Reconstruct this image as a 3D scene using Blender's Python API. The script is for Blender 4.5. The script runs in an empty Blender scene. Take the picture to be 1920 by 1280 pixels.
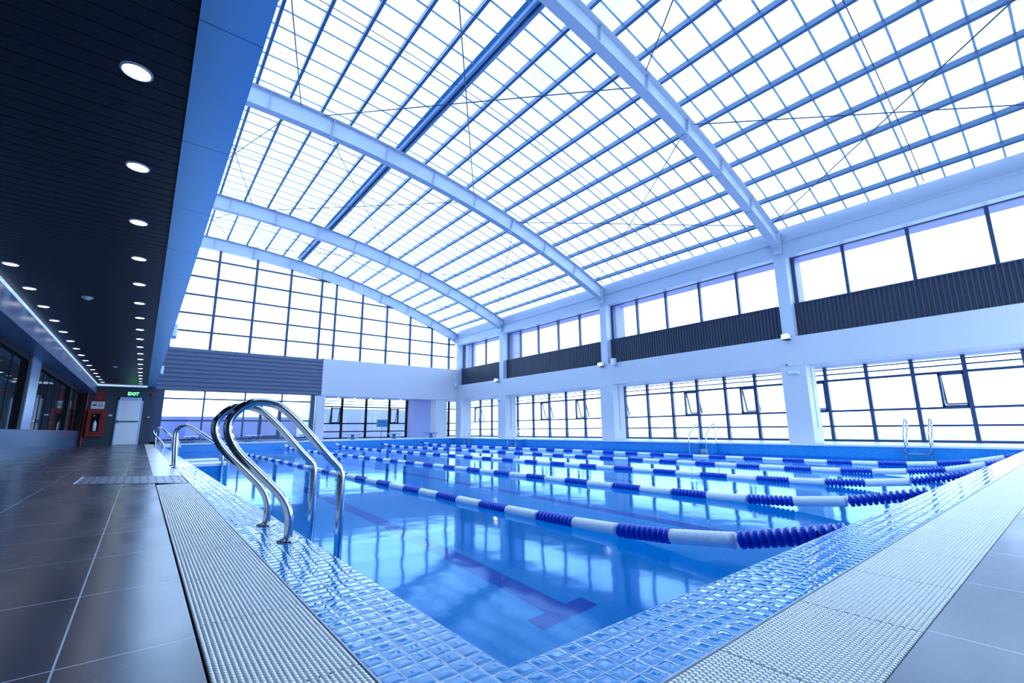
import bpy, math, random
import numpy as np
from mathutils import Matrix, Vector
random.seed(7); rng = np.random.default_rng(7)
S = bpy.context.scene
COL = S.collection
PI = math.pi

# ------------------------------------------------------------------ helpers
def lin(r, g, b):
    f = lambda c: (c/255/12.92 if c/255 <= .04045 else ((c/255+.055)/1.055)**2.4)
    return (f(r), f(g), f(b), 1)

class MB:
    """collects shapes into one mesh"""
    def __init__(s): s.v = []; s.f = []; s.sm = []
    def add(s, vs, fs, smooth=False):
        o = len(s.v); s.v += [tuple(map(float, p)) for p in vs]
        s.f += [tuple(i+o for i in f) for f in fs]; s.sm += [smooth]*len(fs); return s
    def box(s, x0, x1, y0, y1, z0, z1):
        s.add([(x0,y0,z0),(x1,y0,z0),(x1,y1,z0),(x0,y1,z0),(x0,y0,z1),(x1,y0,z1),(x1,y1,z1),(x0,y1,z1)],
              [(0,3,2,1),(4,5,6,7),(0,1,5,4),(1,2,6,5),(2,3,7,6),(3,0,4,7)]); return s
    def bar(s, a, b, w, h, up=(0,0,1)):
        a, b = Vector(a), Vector(b); d = (b-a).normalized(); u = Vector(up)
        r = d.cross(u)
        if r.length < 1e-5: r = d.cross(Vector((0,1,0)))
        r.normalize(); u = r.cross(d).normalized()
        q = [(-1,-1),(1,-1),(1,1),(-1,1)]
        vs = [p + r*(w/2*i) + u*(h/2*j) for p in (a, b) for i, j in q]
        s.add(vs, [(0,3,2,1),(4,5,6,7),(0,1,5,4),(1,2,6,5),(2,3,7,6),(3,0,4,7)]); return s
    def tube(s, pts, r, n=12, cap=True):
        pts = [Vector(p) for p in pts]; m = len(pts); rings = []; u = None
        rs = r if isinstance(r, (list, tuple)) else [r]*m
        for i, p in enumerate(pts):
            t = (pts[min(i+1, m-1)] - pts[max(i-1, 0)]).normalized()
            if u is None:
                u = t.cross(Vector((0,0,1)))
                if u.length < 1e-3: u = t.cross(Vector((0,1,0)))
                u.normalize()
            else:
                u = (u - t*u.dot(t)).normalized()
            w = t.cross(u)
            rings.append([p + u*(rs[i]*math.cos(2*PI*k/n)) + w*(rs[i]*math.sin(2*PI*k/n)) for k in range(n)])
        vs = [v for g in rings for v in g]
        fs = [(i*n+k, i*n+(k+1) % n, (i+1)*n+(k+1) % n, (i+1)*n+k) for i in range(m-1) for k in range(n)]
        s.add(vs, fs, True)
        if cap: s.add(rings[0], [tuple(range(n))[::-1]]); s.add(rings[-1], [tuple(range(n))])
        return s
    def lathe(s, prof, c=(0,0,0), axis='z', n=24, smooth=True):
        vs = []
        for r, h in prof:
            for k in range(n):
                a = 2*PI*k/n; x, y = r*math.cos(a), r*math.sin(a)
                p = (x, y, h) if axis == 'z' else ((x, h, y) if axis == 'y' else (h, x, y))
                vs.append((p[0]+c[0], p[1]+c[1], p[2]+c[2]))
        m = len(prof)
        fs = [(i*n+k, i*n+(k+1) % n, (i+1)*n+(k+1) % n, (i+1)*n+k) for i in range(m-1) for k in range(n)]
        s.add(vs, fs, smooth); return s
    def prism(s, poly, axis, a, b):
        f = {'x': lambda p, t: (t, p[0], p[1]), 'y': lambda p, t: (p[0], t, p[1]), 'z': lambda p, t: (p[0], p[1], t)}[axis]
        n = len(poly)
        s.add([f(p, a) for p in poly] + [f(p, b) for p in poly],
              [tuple(range(n))[::-1], tuple(range(n, 2*n))] + [(i, (i+1) % n, n+(i+1) % n, n+i) for i in range(n)]); return s

WP = {}
def wloc(o):
    v = Vector((0,0,0))
    while o is not None: v += o.location; o = o.parent
    return v
def link_mesh(name, me, mat, parent=None):
    o = bpy.data.objects.new(name, me); COL.objects.link(o)
    if parent is not None: o.parent = parent
    return o
def build(name, mb, mat, parent=None, bevel=0, fixn=True):
    """ONE mesh object; coordinates are in world space, parent things carry no rotation when built"""
    off = wloc(parent) if parent is not None else Vector((0,0,0))
    me = bpy.data.meshes.new(name)
    me.from_pydata([(v[0]-off.x, v[1]-off.y, v[2]-off.z) for v in mb.v], [], mb.f)
    me.polygons.foreach_set('use_smooth', mb.sm)
    if fixn:
        import bmesh
        bm = bmesh.new(); bm.from_mesh(me); bmesh.ops.recalc_face_normals(bm, faces=bm.faces); bm.to_mesh(me); bm.free()
    me.materials.append(mat); me.update()
    o = link_mesh(name, me, mat, parent)
    if bevel:
        m = o.modifiers.new('bevel', 'BEVEL'); m.width = bevel; m.segments = 2; m.limit_method = 'ANGLE'
    return o
def tag(o, label=None, cat=None, group=None, kind=None):
    if label: o['label'] = label
    if cat: o['category'] = cat
    if group: o['group'] = group
    if kind: o['kind'] = kind
    return o
def thing(name, label, cat, loc=(0,0,0), group=None, kind=None):
    o = bpy.data.objects.new(name, None); COL.objects.link(o); o.location = loc; o.empty_display_size = .1
    return tag(o, label, cat, group, kind)
def struct(name, mb, mat, label, cat, parent=None, **k):
    o = build(name, mb, mat, parent, **k)
    return tag(o, label, cat, None, 'structure')
def dup(root, loc, label, rz=None):
    def cp(o, p):
        c = o.copy(); COL.objects.link(c)
        if p is not None: c.parent = p
        for ch in list(o.children): cp(ch, c)
        return c
    r = cp(root, None); r.location = loc
    if rz is not None: r.rotation_euler = (0, 0, rz)
    r['label'] = label
    return r
def ordinal(i): return ['first','second','third','fourth','fifth','sixth','seventh','eighth','ninth','tenth','eleventh','twelfth','thirteenth','fourteenth','fifteenth','sixteenth','seventeenth','eighteenth','nineteenth','twentieth'][i]

# ------------------------------------------------------------------ materials
def mat(name):
    m = bpy.data.materials.new(name); m.use_nodes = True
    nt = m.node_tree; return m, nt, nt.nodes, nt.links
def P(name, col, rough=.5, metal=0, spec=.5, coat=0, bump=None, var=0):
    m, nt, N, L = mat(name); b = N['Principled BSDF']
    b.inputs['Base Color'].default_value = col; b.inputs['Roughness'].default_value = rough
    b.inputs['Metallic'].default_value = metal; b.inputs['Specular IOR Level'].default_value = spec
    b.inputs['Coat Weight'].default_value = coat
    tc = N.new('ShaderNodeTexCoord'); nz = N.new('ShaderNodeTexNoise')
    L.new(tc.outputs['Object'], nz.inputs['Vector'])
    nz.inputs['Scale'].default_value = bump[0] if bump else 3.0
    nz.inputs['Detail'].default_value = 3
    if var:
        mx = N.new('ShaderNodeMix'); mx.data_type = 'RGBA'
        mx.inputs[6].default_value = tuple(c*(1-var) for c in col[:3])+(1,)
        mx.inputs[7].default_value = tuple(min(1, c*(1+var)) for c in col[:3])+(1,)
        L.new(nz.outputs['Fac'], mx.inputs[0]); L.new(mx.outputs[2], b.inputs['Base Color'])
    if bump:
        bp = N.new('ShaderNodeBump'); bp.inputs['Strength'].default_value = bump[1]; bp.inputs['Distance'].default_value = .01
        L.new(nz.outputs['Fac'], bp.inputs['Height']); L.new(bp.outputs['Normal'], b.inputs['Normal'])
    return m
def EM(name, col, st):
    m, nt, N, L = mat(name); b = N['Principled BSDF']
    b.inputs['Base Color'].default_value = (.8,.8,.8,1)
    b.inputs['Emission Color'].default_value = col; b.inputs['Emission Strength'].default_value = st
    return m
def MATH(N, L, op, a, b=None):
    n = N.new('ShaderNodeMath'); n.operation = op
    for i, x in enumerate((a, b)):
        if x is None: continue
        if isinstance(x, (int, float)): n.inputs[i].default_value = x
        else: L.new(x, n.inputs[i])
    return n.outputs[0]
def tiles(name, axes, pitch, origin, tilecol, groutcol, grout=.003, rough=.3, spec=.5, var=.08, bumpd=.002, groutmix=1.0, noise_bump=0, wear=0):
    """rectangular tile grid in object space: axes e.g. 'xy'"""
    m, nt, N, L = mat(name); b = N['Principled BSDF']
    tc = N.new('ShaderNodeTexCoord'); sp = N.new('ShaderNodeSeparateXYZ'); L.new(tc.outputs['Object'], sp.inputs[0])
    g = []; cells = []
    for ax, p, o in zip(axes, pitch, origin):
        t = MATH(N, L, 'DIVIDE', MATH(N, L, 'SUBTRACT', sp.outputs['XYZ'.index(ax.upper())], o), p)
        cells.append(MATH(N, L, 'FLOOR', t))
        fr = MATH(N, L, 'FRACT', t)
        d = MATH(N, L, 'MINIMUM', fr, MATH(N, L, 'SUBTRACT', 1.0, fr))       # distance to a joint
        g.append(MATH(N, L, 'MULTIPLY', d, p))
    d = MATH(N, L, 'MINIMUM', g[0], g[1])
    mr = N.new('ShaderNodeMapRange'); mr.inputs[1].default_value = grout*.45; mr.inputs[2].default_value = grout*.6
    L.new(d, mr.inputs[0])
    cb = N.new('ShaderNodeCombineXYZ'); L.new(cells[0], cb.inputs[0]); L.new(cells[1], cb.inputs[1])
    wn = N.new('ShaderNodeTexWhiteNoise'); wn.noise_dimensions = '3D'; L.new(cb.outputs[0], wn.inputs['Vector'])
    mx = N.new('ShaderNodeMix'); mx.data_type = 'RGBA'
    mx.inputs[6].default_value = tuple(c*(1-var) for c in tilecol[:3])+(1,); mx.inputs[7].default_value = tuple(c*(1+var) for c in tilecol[:3])+(1,)
    L.new(wn.outputs['Value'], mx.inputs[0])
    col = mx.outputs[2]
    if wear:
        nz = N.new('ShaderNodeTexNoise'); nz.inputs['Scale'].default_value = 1.3; nz.inputs['Detail'].default_value = 6; L.new(tc.outputs['Object'], nz.inputs['Vector'])
        mw = N.new('ShaderNodeMix'); mw.data_type = 'RGBA'; mw.blend_type = 'MULTIPLY'; mw.inputs[0].default_value = wear
        L.new(col, mw.inputs[6]); L.new(nz.outputs['Fac'], mw.inputs[7]); col = mw.outputs[2]
        rr = N.new('ShaderNodeMapRange'); rr.inputs[1].default_value = .3; rr.inputs[2].default_value = .7
        rr.inputs[3].default_value = rough*.8; rr.inputs[4].default_value = rough*1.25
        L.new(nz.outputs['Fac'], rr.inputs[0]); L.new(rr.outputs[0], b.inputs['Roughness'])
    else: b.inputs['Roughness'].default_value = rough
    mg = N.new('ShaderNodeMix'); mg.data_type = 'RGBA'; mg.inputs[6].default_value = groutcol
    L.new(MATH(N, L, 'MAXIMUM', mr.outputs[0], 1-groutmix), mg.inputs[0]); L.new(col, mg.inputs[7])
    L.new(mg.outputs[2], b.inputs['Base Color']); b.inputs['Specular IOR Level'].default_value = spec
    bp = N.new('ShaderNodeBump'); bp.inputs['Strength'].default_value = .6; bp.inputs['Distance'].default_value = bumpd
    h = mr.outputs[0]
    if noise_bump:
        n2 = N.new('ShaderNodeTexNoise'); n2.inputs['Scale'].default_value = 14; L.new(tc.outputs['Object'], n2.inputs['Vector'])
        h = MATH(N, L, 'ADD', h, MATH(N, L, 'MULTIPLY', n2.outputs['Fac'], noise_bump))
    L.new(h, bp.inputs['Height']); L.new(bp.outputs['Normal'], b.inputs['Normal'])
    return m

white   = P('white_paint', (.62,.63,.68,1), .45, spec=.4, bump=(6,.03))
steelw  = P('white_steel_paint', (.52,.58,.70,1), .38, spec=.5, bump=(9,.04))
ridgem  = P('grey_ridge_steel', (.24,.37,.58,1), .35)
purl    = P('grey_purlin_steel', (.085,.17,.32,1), .32, metal=.2, bump=(20,.03))
darkpan = P('charcoal_corrugated', (.030,.040,.075,1), .42, spec=.5, bump=(30,.05))
greypan = P('grey_corrugated', (.12,.14,.22,1), .5, spec=.4)
darkwall= P('dark_slate_wall', (.025,.045,.070,1), .55, bump=(12,.05))
frame   = P('dark_blue_window_frame', (.028,.052,.135,1), .4, spec=.5)
frameblk= P('black_window_frame', (.006,.007,.009,1), .7, spec=.2)
chrome  = P('polished_steel', (.55,.58,.62,1), .12, metal=1, bump=(60,.02))
black   = P('black_plastic', (.01,.012,.015,1), .4)
floatw  = P('white_float_plastic', (.88,.93,.96,1), .38, spec=.4)
floatb  = P('blue_float_plastic', (.004,.060,.58,1), .22, spec=.35)
redp    = P('red_enamel', (.24,.004,.004,1), .4)
redd    = P('orange_red_sign', (.34,.035,.008,1), .5)
paper   = P('white_notice', (.80,.82,.90,1), .5)
doorm   = P('pale_steel_door', (.80,.87,.96,1), .4, bump=(4,.03))
fb_ = floatw.node_tree.nodes['Principled BSDF']; fb_.inputs['Subsurface Weight'].default_value = .5; fb_.inputs['Subsurface Scale'].default_value = .06; fb_.inputs['Subsurface Radius'].default_value = (1,1,1)
blockb  = P('blue_fibreglass', (.01,.15,.42,1), .35)
signb   = P('blue_sign_face', (.04,.22,.42,1), .4)
inkblue = P('dark_blue_ink', (.01,.06,.32,1), .5)
inkred  = P('red_ink', (.5,.02,.04,1), .5)
plastw  = P('white_plastic', (.8,.85,.9,1), .4)
bluecop = P('white_stone_cap', (.80,.87,.95,1), .35, bump=(15,.05))
parap   = P('lavender_parapet', (.20,.24,.52,1), .8, var=.1)
concrete= P('pale_concrete', (.62,.65,.72,1), .8, bump=(8,.1), var=.08)
greenem = EM('green_exit_light', (.05,1,.12,1), 3.2)
lampem  = EM('warm_downlight', (1,.93,.84,1), 14)
lampem2 = EM('cool_downlight', (.95,.97,1,1), 8)
floodem = EM('floodlight_lens', (1,.97,.92,1), 60)
stripem = EM('cove_strip', (.45,.68,1,1), .55)
deck    = tiles('slate_deck_tile', 'xy', (.6,.613), (-.1,.36), (.044,.054,.104,1), (.6,.66,.8,1), .0042, .25, .75, .06, .0015, .85, 0, .25)
deckglare  = tiles('glare_pale_deck_tile', 'xy', (.3,.3), (15.98,0), (.70,.74,.84,1), (.5,.52,.6,1), .004, .4, .5, .03)  # glare on the deck is put into this pale tile colour
tilewallX = tiles('pool_mosaic_side', 'yz', (.05,.05), (.92,-.02), (.016,.27,.70,1), (.06,.32,.70,1), .004, .15, .5, .10)
tilewallY = tiles('pool_mosaic_end', 'xz', (.05,.05), (.72,-.02), (.016,.27,.70,1), (.06,.32,.70,1), .004, .15, .5, .10)
tilefloor = tiles('pool_mosaic_floor', 'xy', (.05,.05), (.72,.92), (.003,.36,.80,1), (.006,.37,.80,1), .004, .5, .0, .03)
lanetile  = tiles('lane_mosaic', 'xy', (.05,.05), (.72,.92), (.003,.06,.52,1), (.006,.08,.5,1), .004, .5, .0, .06)
glaze   = P('glazed_blue_tile', (.010,.26,.66,1), .03, spec=.42)
grout   = P('pale_grout', (.58,.66,.78,1), .6)
gratew  = P('white_grate_plastic', (.97,.97,.97,1), .28, spec=.8)
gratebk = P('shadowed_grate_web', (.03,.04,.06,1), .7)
drainm  = P('grey_drain_plate', (.20,.25,.38,1), .35)

def ceilmat():
    m, nt, N, L = mat('black_plank_ceiling'); b = N['Principled BSDF']
    tc = N.new('ShaderNodeTexCoord'); sp = N.new('ShaderNodeSeparateXYZ'); L.new(tc.outputs['Object'], sp.inputs[0])
    t = MATH(N, L, 'FRACT', MATH(N, L, 'DIVIDE', sp.outputs[1], .13))
    mr = N.new('ShaderNodeMapRange'); mr.inputs[1].default_value = .0; mr.inputs[2].default_value = .10; L.new(t, mr.inputs[0])
    mx = N.new('ShaderNodeMix'); mx.data_type = 'RGBA'; mx.inputs[6].default_value = (.002,.002,.003,1); mx.inputs[7].default_value = (.020,.026,.040,1)
    L.new(mr.outputs[0], mx.inputs[0]); L.new(mx.outputs[2], b.inputs['Base Color']); b.inputs['Roughness'].default_value = .42
    b.inputs['Specular IOR Level'].default_value = .3
    bp = N.new('ShaderNodeBump'); bp.inputs['Distance'].default_value = .006; L.new(mr.outputs[0], bp.inputs['Height']); L.new(bp.outputs['Normal'], b.inputs['Normal'])
    return m
ceilm = ceilmat()

def glassmat(name, tint, refl=1.0, ior=1.5):
    m, nt, N, L = mat(name); N.remove(N['Principled BSDF']); out = N['Material Output']
    tr = N.new('ShaderNodeBsdfTransparent'); tr.inputs[0].default_value = tint
    gl = N.new('ShaderNodeBsdfGlossy'); gl.inputs['Roughness'].default_value = .01
    fr = N.new('ShaderNodeLayerWeight'); fr.inputs['Blend'].default_value = .5
    f5 = MATH(N, L, 'POWER', fr.outputs['Facing'], 5.0)
    mx = N.new('ShaderNodeMixShader'); L.new(MATH(N, L, 'ADD', MATH(N, L, 'MULTIPLY', f5, .45*refl), .02), mx.inputs[0])
    L.new(tr.outputs[0], mx.inputs[1]); L.new(gl.outputs[0], mx.inputs[2]); L.new(mx.outputs[0], out.inputs[0]); return m
glass = glassmat('clear_glass', (.93,.96,1,1), .8)
def tintedglass():
    m, nt, N, L = mat('dark_tinted_glass'); b = N['Principled BSDF']
    b.inputs['Base Color'].default_value = (.006,.010,.016,1); b.inputs['Roughness'].default_value = .03
    b.inputs['Specular IOR Level'].default_value = .9
    tc = N.new('ShaderNodeTexCoord'); nz = N.new('ShaderNodeTexNoise'); nz.inputs['Scale'].default_value = .8; L.new(tc.outputs['Object'], nz.inputs['Vector'])
    bp = N.new('ShaderNodeBump'); bp.inputs['Strength'].default_value = .05; bp.inputs['Distance'].default_value = .02
    L.new(nz.outputs['Fac'], bp.inputs['Height']); L.new(bp.outputs['Normal'], b.inputs['Normal']); return m
dglass = tintedglass()
def polycarb():
    m, nt, N, L = mat('translucent_polycarbonate'); N.remove(N['Principled BSDF']); out = N['Material Output']
    tr = N.new('ShaderNodeBsdfTransparent'); tr.inputs[0].default_value = (.80,.88,.93,1)
    tl = N.new('ShaderNodeBsdfTranslucent'); tl.inputs[0].default_value = (.78,.88,.95,1)
    tc = N.new('ShaderNodeTexCoord'); nz = N.new('ShaderNodeTexNoise'); nz.inputs['Scale'].default_value = .35; nz.inputs['Detail'].default_value = 4
    L.new(tc.outputs['Object'], nz.inputs['Vector'])
    mr = N.new('ShaderNodeMapRange'); mr.inputs[3].default_value = .22; mr.inputs[4].default_value = .5; L.new(nz.outputs['Fac'], mr.inputs[0])
    mx = N.new('ShaderNodeMixShader'); L.new(mr.outputs[0], mx.inputs[0])
    L.new(tr.outputs[0], mx.inputs[1]); L.new(tl.outputs[0], mx.inputs[2]); L.new(mx.outputs[0], out.inputs[0]); return m
poly = polycarb()
def watermat():
    m, nt, N, L = mat('pool_water'); N.remove(N['Principled BSDF']); out = N['Material Output']
    tc = N.new('ShaderNodeTexCoord'); nz = N.new('ShaderNodeTexNoise'); nz.inputs['Scale'].default_value = 1.6; nz.inputs['Detail'].default_value = 2.5
    L.new(tc.outputs['Object'], nz.inputs['Vector'])
    bp = N.new('ShaderNodeBump'); bp.inputs['Strength'].default_value = .08; bp.inputs['Distance'].default_value = .05; L.new(nz.outputs['Fac'], bp.inputs['Height'])
    rf = N.new('ShaderNodeBsdfRefraction'); rf.inputs['IOR'].default_value = 1.333; rf.inputs['Roughness'].default_value = .02; rf.inputs[0].default_value = (.72,.95,1,1)
    gl = N.new('ShaderNodeBsdfGlossy'); gl.inputs['Roughness'].default_value = .07; gl.inputs[0].default_value = (.50,.76,1,1)
    fr = N.new('ShaderNodeFresnel'); fr.inputs['IOR'].default_value = 1.25
    for n in (rf, gl, fr): L.new(bp.outputs['Normal'], n.inputs['Normal'])
    mx = N.new('ShaderNodeMixShader'); L.new(fr.outputs[0], mx.inputs[0]); L.new(rf.outputs[0], mx.inputs[1]); L.new(gl.outputs[0], mx.inputs[2])
    L.new(mx.outputs[0], out.inputs[0]); return m
water = watermat()

# ------------------------------------------------------------------ key dimensions (metres; z=0 is the deck)
PX0, PX1, PY0, PY1 = .72, 15.72, .92, 25.92      # pool
ZW, ZB = -.36, -1.2                              # water level, pool floor
GX0, GX1 = .173, .462                            # grating on the left
GY0, GY1 = .357, .660                            # grating at the near end
XR, YF = 16.4, 26.6                              # faces of the right and far beams
YN = -2.8
COLY = [5.8, 13.6, 21.5]
ARCHY = [-2.05, 5.8, 13.6, 21.5, 26.75]
def ztop(x): return 10.33 - (38.2 - math.sqrt(38.2**2 - (x-1.0)**2))
DEP = .62

# ------------------------------------------------------------------ floor and pool
f = MB(); f.box(-2.3, GX0, YN, 27.2, -.15, 0)
struct('floor', f, deck, 'slate grey tiled deck under the dark ceiling', 'floor')
f = MB(); f.box(GX0, 19.2, YN, GY0, -.15, 0)
struct('floor', f, deck, 'slate grey tiled deck beside the near grating', 'floor')
f = MB(); f.box(PX1+.26, 19.2, GY1+.26, 30.4, -.15, -.002); f.box(PX0-.26, PX1+.26, PY1+.26, 30.4, -.15, -.002); f.box(GX0, PX0-.26, 26.4, 30.4, -.15, -.002)
struct('floor', f, deckglare, 'tiled deck coloured pale with glare along the window side and far end', 'floor')
f = MB(); f.box(GX0, GX1, GY0, 26.4, -.17, -.13); f.box(GX1, 19.2, GY0, GY1, -.17, -.13)
f.box(GX0-.004, GX0, GY1, 26.4, -.15, -.004); f.box(GX1, GX1+.003, GY1, 26.4, -.13, -.003)
struct('trim_1', f, black, 'dark overflow channel under the gratings', 'gutter')
# basin
b = MB(); b.box(PX0-.3, PX1+.3, PY0-.3, PY1+.3, ZB-.2, ZB)
basin = struct('floor', b, tilefloor, 'blue mosaic pool bottom under the water', 'pool floor')
mk = MB()
for i in range(6):
    c = PX0 + 2.5*i + 1.6
    mk.box(c-.09, c+.09, 2.45, 23.9, ZB, ZB+.003); mk.box(c-.25, c+.25, 2.30, 2.45, ZB, ZB+.003); mk.box(c-.25, c+.25, 23.9, 24.05, ZB, ZB+.003)
tag(build('lane_marking', mk, lanetile, basin), 'dark blue lane line with T ends')
for nm, bx, mt, lb in (('wall_left', (PX0-.26, PX0, PY0-.26, PY1+.26, ZB, -.03), tilewallX, 'blue mosaic pool side under the chrome ladders'),
                       ('wall_right', (PX1, PX1+.26, PY0-.26, PY1+.26, ZB, -.05), tilewallX, 'blue mosaic pool side below the columns'),
                       ('wall_near', (PX0, PX1, PY0-.26, PY0, ZB, -.03), tilewallY, 'blue mosaic pool side below the near coping'),
                       ('wall_far', (PX0, PX1, PY1, PY1+.26, ZB, -.05), tilewallY, 'blue mosaic pool side below the starting blocks')):
    struct(nm, MB().box(*bx), mt, lb, 'pool wall')
# water
struct('water', MB().add([(PX0,PY0,ZW),(PX1,PY0,ZW),(PX1,PY1,ZW),(PX0,PY1,ZW)], [(0,1,2,3)]), water, 'still blue pool water', 'water', fixn=False)

# coping: grout bed with real pillow tiles
def tile_strip(x0, x1, y0, y1, p=.052, gap=.0036, z=0.0, res=7):
    nx = max(1, round((x1-x0)/p)); ny = max(1, round((y1-y0)/p)); px, py = (x1-x0)/nx, (y1-y0)/ny
    u = np.linspace(-1, 1, res); U, V = np.meshgrid(u, u, indexing='ij')
    edge = np.maximum(abs(U), abs(V)); Hh = -.0010*np.clip((edge-.76)/.24, 0, 1)**2
    n = nx*ny; cx = x0+(np.arange(nx)+.5)*px; cy = y0+(np.arange(ny)+.5)*py
    CX, CY = [a.ravel() for a in np.meshgrid(cx, cy, indexing='ij')]
    tx, ty = rng.normal(0, .0055, n), rng.normal(0, .0055, n); wv = rng.normal(0, 1, (n, 3))
    X = CX[:,None]+U.ravel()[None]*(px-gap)/2; Y = CY[:,None]+V.ravel()[None]*(py-gap)/2
    Z = z+Hh.ravel()[None]+tx[:,None]*U.ravel()*px/2+ty[:,None]*V.ravel()*py/2
    Z = Z+0.00008*(wv[:,:1]*np.cos(2.2*U.ravel()+wv[:,1:2])+wv[:,2:]*np.sin(2.4*V.ravel()+wv[:,1:2]))
    v = np.stack([X, Y, Z], -1).reshape(-1, 3)
    i, j = np.meshgrid(np.arange(res-1), np.arange(res-1), indexing='ij'); a = (i*res+j).ravel()
    q = np.stack([a, a+res, a+res+1, a+1], -1)
    F = (q[None]+np.arange(n)[:,None,None]*res*res).reshape(-1, 4)
    return v, F
def np_mesh(name, v, F, m, parent, smooth=True):
    off = wloc(parent) if parent is not None else Vector((0,0,0))
    v = v - np.array(off)
    me = bpy.data.meshes.new(name); me.vertices.add(len(v)); me.vertices.foreach_set('co', v.astype(np.float32).ravel())
    me.loops.add(F.size); me.loops.foreach_set('vertex_index', F.astype(np.int32).ravel())
    me.polygons.add(len(F)); me.polygons.foreach_set('loop_start', np.arange(0, F.size, F.shape[1], dtype=np.int32))
    me.polygons.foreach_set('use_smooth', np.full(len(F), smooth)); me.update(calc_edges=True); me.validate(); me.materials.append(m)
    return link_mesh(name, me, m, parent)
YT = 9.0
cop = struct('trim_2', MB().box(GX1+.003, PX0, PY0-.26, YT, -.03, -.0011), grout, 'glazed blue mosaic coping under the chrome ladder', 'coping')
v, F = tile_strip(GX1+.006, PX0, PY0-.26, YT); np_mesh('tile', v, F, glaze, cop)
cop2 = struct('trim_3', MB().box(PX0, PX1+.26, GY1+.002, PY0, -.03, -.0011), grout, 'glazed blue mosaic coping along the near end of the pool', 'coping')
v, F = tile_strip(PX0, PX1, GY1+.004, PY0); np_mesh('tile', v, F, glaze, cop2)
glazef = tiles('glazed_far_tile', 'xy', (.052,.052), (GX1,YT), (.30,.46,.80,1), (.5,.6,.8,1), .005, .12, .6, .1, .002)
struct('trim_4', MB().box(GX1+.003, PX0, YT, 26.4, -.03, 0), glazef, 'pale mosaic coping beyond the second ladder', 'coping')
m = MB(); m.box(PX1-.02, PX1+.26, PY0, 26.2, -.05, 0)
struct('trim_5', m, bluecop, 'white coping in front of the columns', 'coping')
m = MB(); m.box(PX0, PX1-.02, PY1-.02, PY1+.26, -.05, 0)
struct('trim_6', m, bluecop, 'white coping in front of the starting blocks', 'coping')

# ------------------------------------------------------------------ overflow gratings
def grate_module(name, lenx, leny, along):
    """blocks in a staggered bond on webs; long direction 'along'"""
    W = leny if along == 'x' else lenx; Ln = lenx if along == 'x' else leny
    nc = 23; pc = W/nc; nr = round(Ln/.0142); pr = Ln/nr
    bl, bw, bh = pr*.80, pc*.78, .0075
    c, r = np.meshgrid(np.arange(nc), np.arange(nr), indexing='ij')
    A = ((r+.5+.5*(c % 2)*.9)*pr).ravel(); B = ((c+.5)*pc).ravel(); A = np.clip(A, bl/2+.001, Ln-bl/2-.001)
    t = .86
    q = np.array([(-1,-1,0),(1,-1,0),(1,1,0),(-1,1,0),(-t,-t,1),(t,-t,1),(t,t,1),(-t,t,1)])
    a = A[:,None]+q[None,:,0]*bl/2; bb = B[:,None]+q[None,:,1]*bw/2; z = -.0075+q[None,:,2]*bh+0*a
    v = np.stack([a, bb, z], -1) if along == 'x' else np.stack([bb, a, z], -1)
    qf = np.array([(4,5,6,7),(0,1,5,4),(1,2,6,5),(2,3,7,6),(3,0,4,7)])
    if along != 'x': qf = qf[:, ::-1]
    F = (qf[None]+np.arange(len(A))[:,None,None]*8).reshape(-1, 4)
    me = bpy.data.meshes.new(name); v = v.reshape(-1, 3)
    # web slats below
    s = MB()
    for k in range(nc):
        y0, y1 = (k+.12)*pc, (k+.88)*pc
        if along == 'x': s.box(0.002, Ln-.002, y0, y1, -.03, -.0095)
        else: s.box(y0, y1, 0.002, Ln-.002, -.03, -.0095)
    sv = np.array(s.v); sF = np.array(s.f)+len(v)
    v = np.concatenate([v, sv]); n0 = len(F); F = np.concatenate([F, sF])
    me.vertices.add(len(v)); me.vertices.foreach_set('co', v.astype(np.float32).ravel())
    me.loops.add(F.size); me.loops.foreach_set('vertex_index', F.astype(np.int32).ravel())
    me.polygons.add(len(F)); me.polygons.foreach_set('loop_start', np.arange(0, F.size, 4, dtype=np.int32))
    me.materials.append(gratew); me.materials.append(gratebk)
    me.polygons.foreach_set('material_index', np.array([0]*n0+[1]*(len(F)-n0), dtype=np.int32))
    me.update(calc_edges=True); return me
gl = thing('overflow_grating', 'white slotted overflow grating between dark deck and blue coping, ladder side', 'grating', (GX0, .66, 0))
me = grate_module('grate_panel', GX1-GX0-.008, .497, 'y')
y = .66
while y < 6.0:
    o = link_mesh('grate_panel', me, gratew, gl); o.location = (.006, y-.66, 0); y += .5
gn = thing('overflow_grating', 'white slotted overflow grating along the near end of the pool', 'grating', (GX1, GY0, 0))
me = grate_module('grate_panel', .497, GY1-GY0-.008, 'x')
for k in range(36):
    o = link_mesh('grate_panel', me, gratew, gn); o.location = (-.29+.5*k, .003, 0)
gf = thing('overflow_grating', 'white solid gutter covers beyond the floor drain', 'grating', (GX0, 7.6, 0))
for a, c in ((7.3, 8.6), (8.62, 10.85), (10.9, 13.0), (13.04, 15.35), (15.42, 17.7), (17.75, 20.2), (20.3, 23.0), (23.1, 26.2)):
    tag(build('cover_panel', MB().box(GX0+.003, GX1-.003, a, c, -.02, 0), gratew, gf), None)
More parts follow.
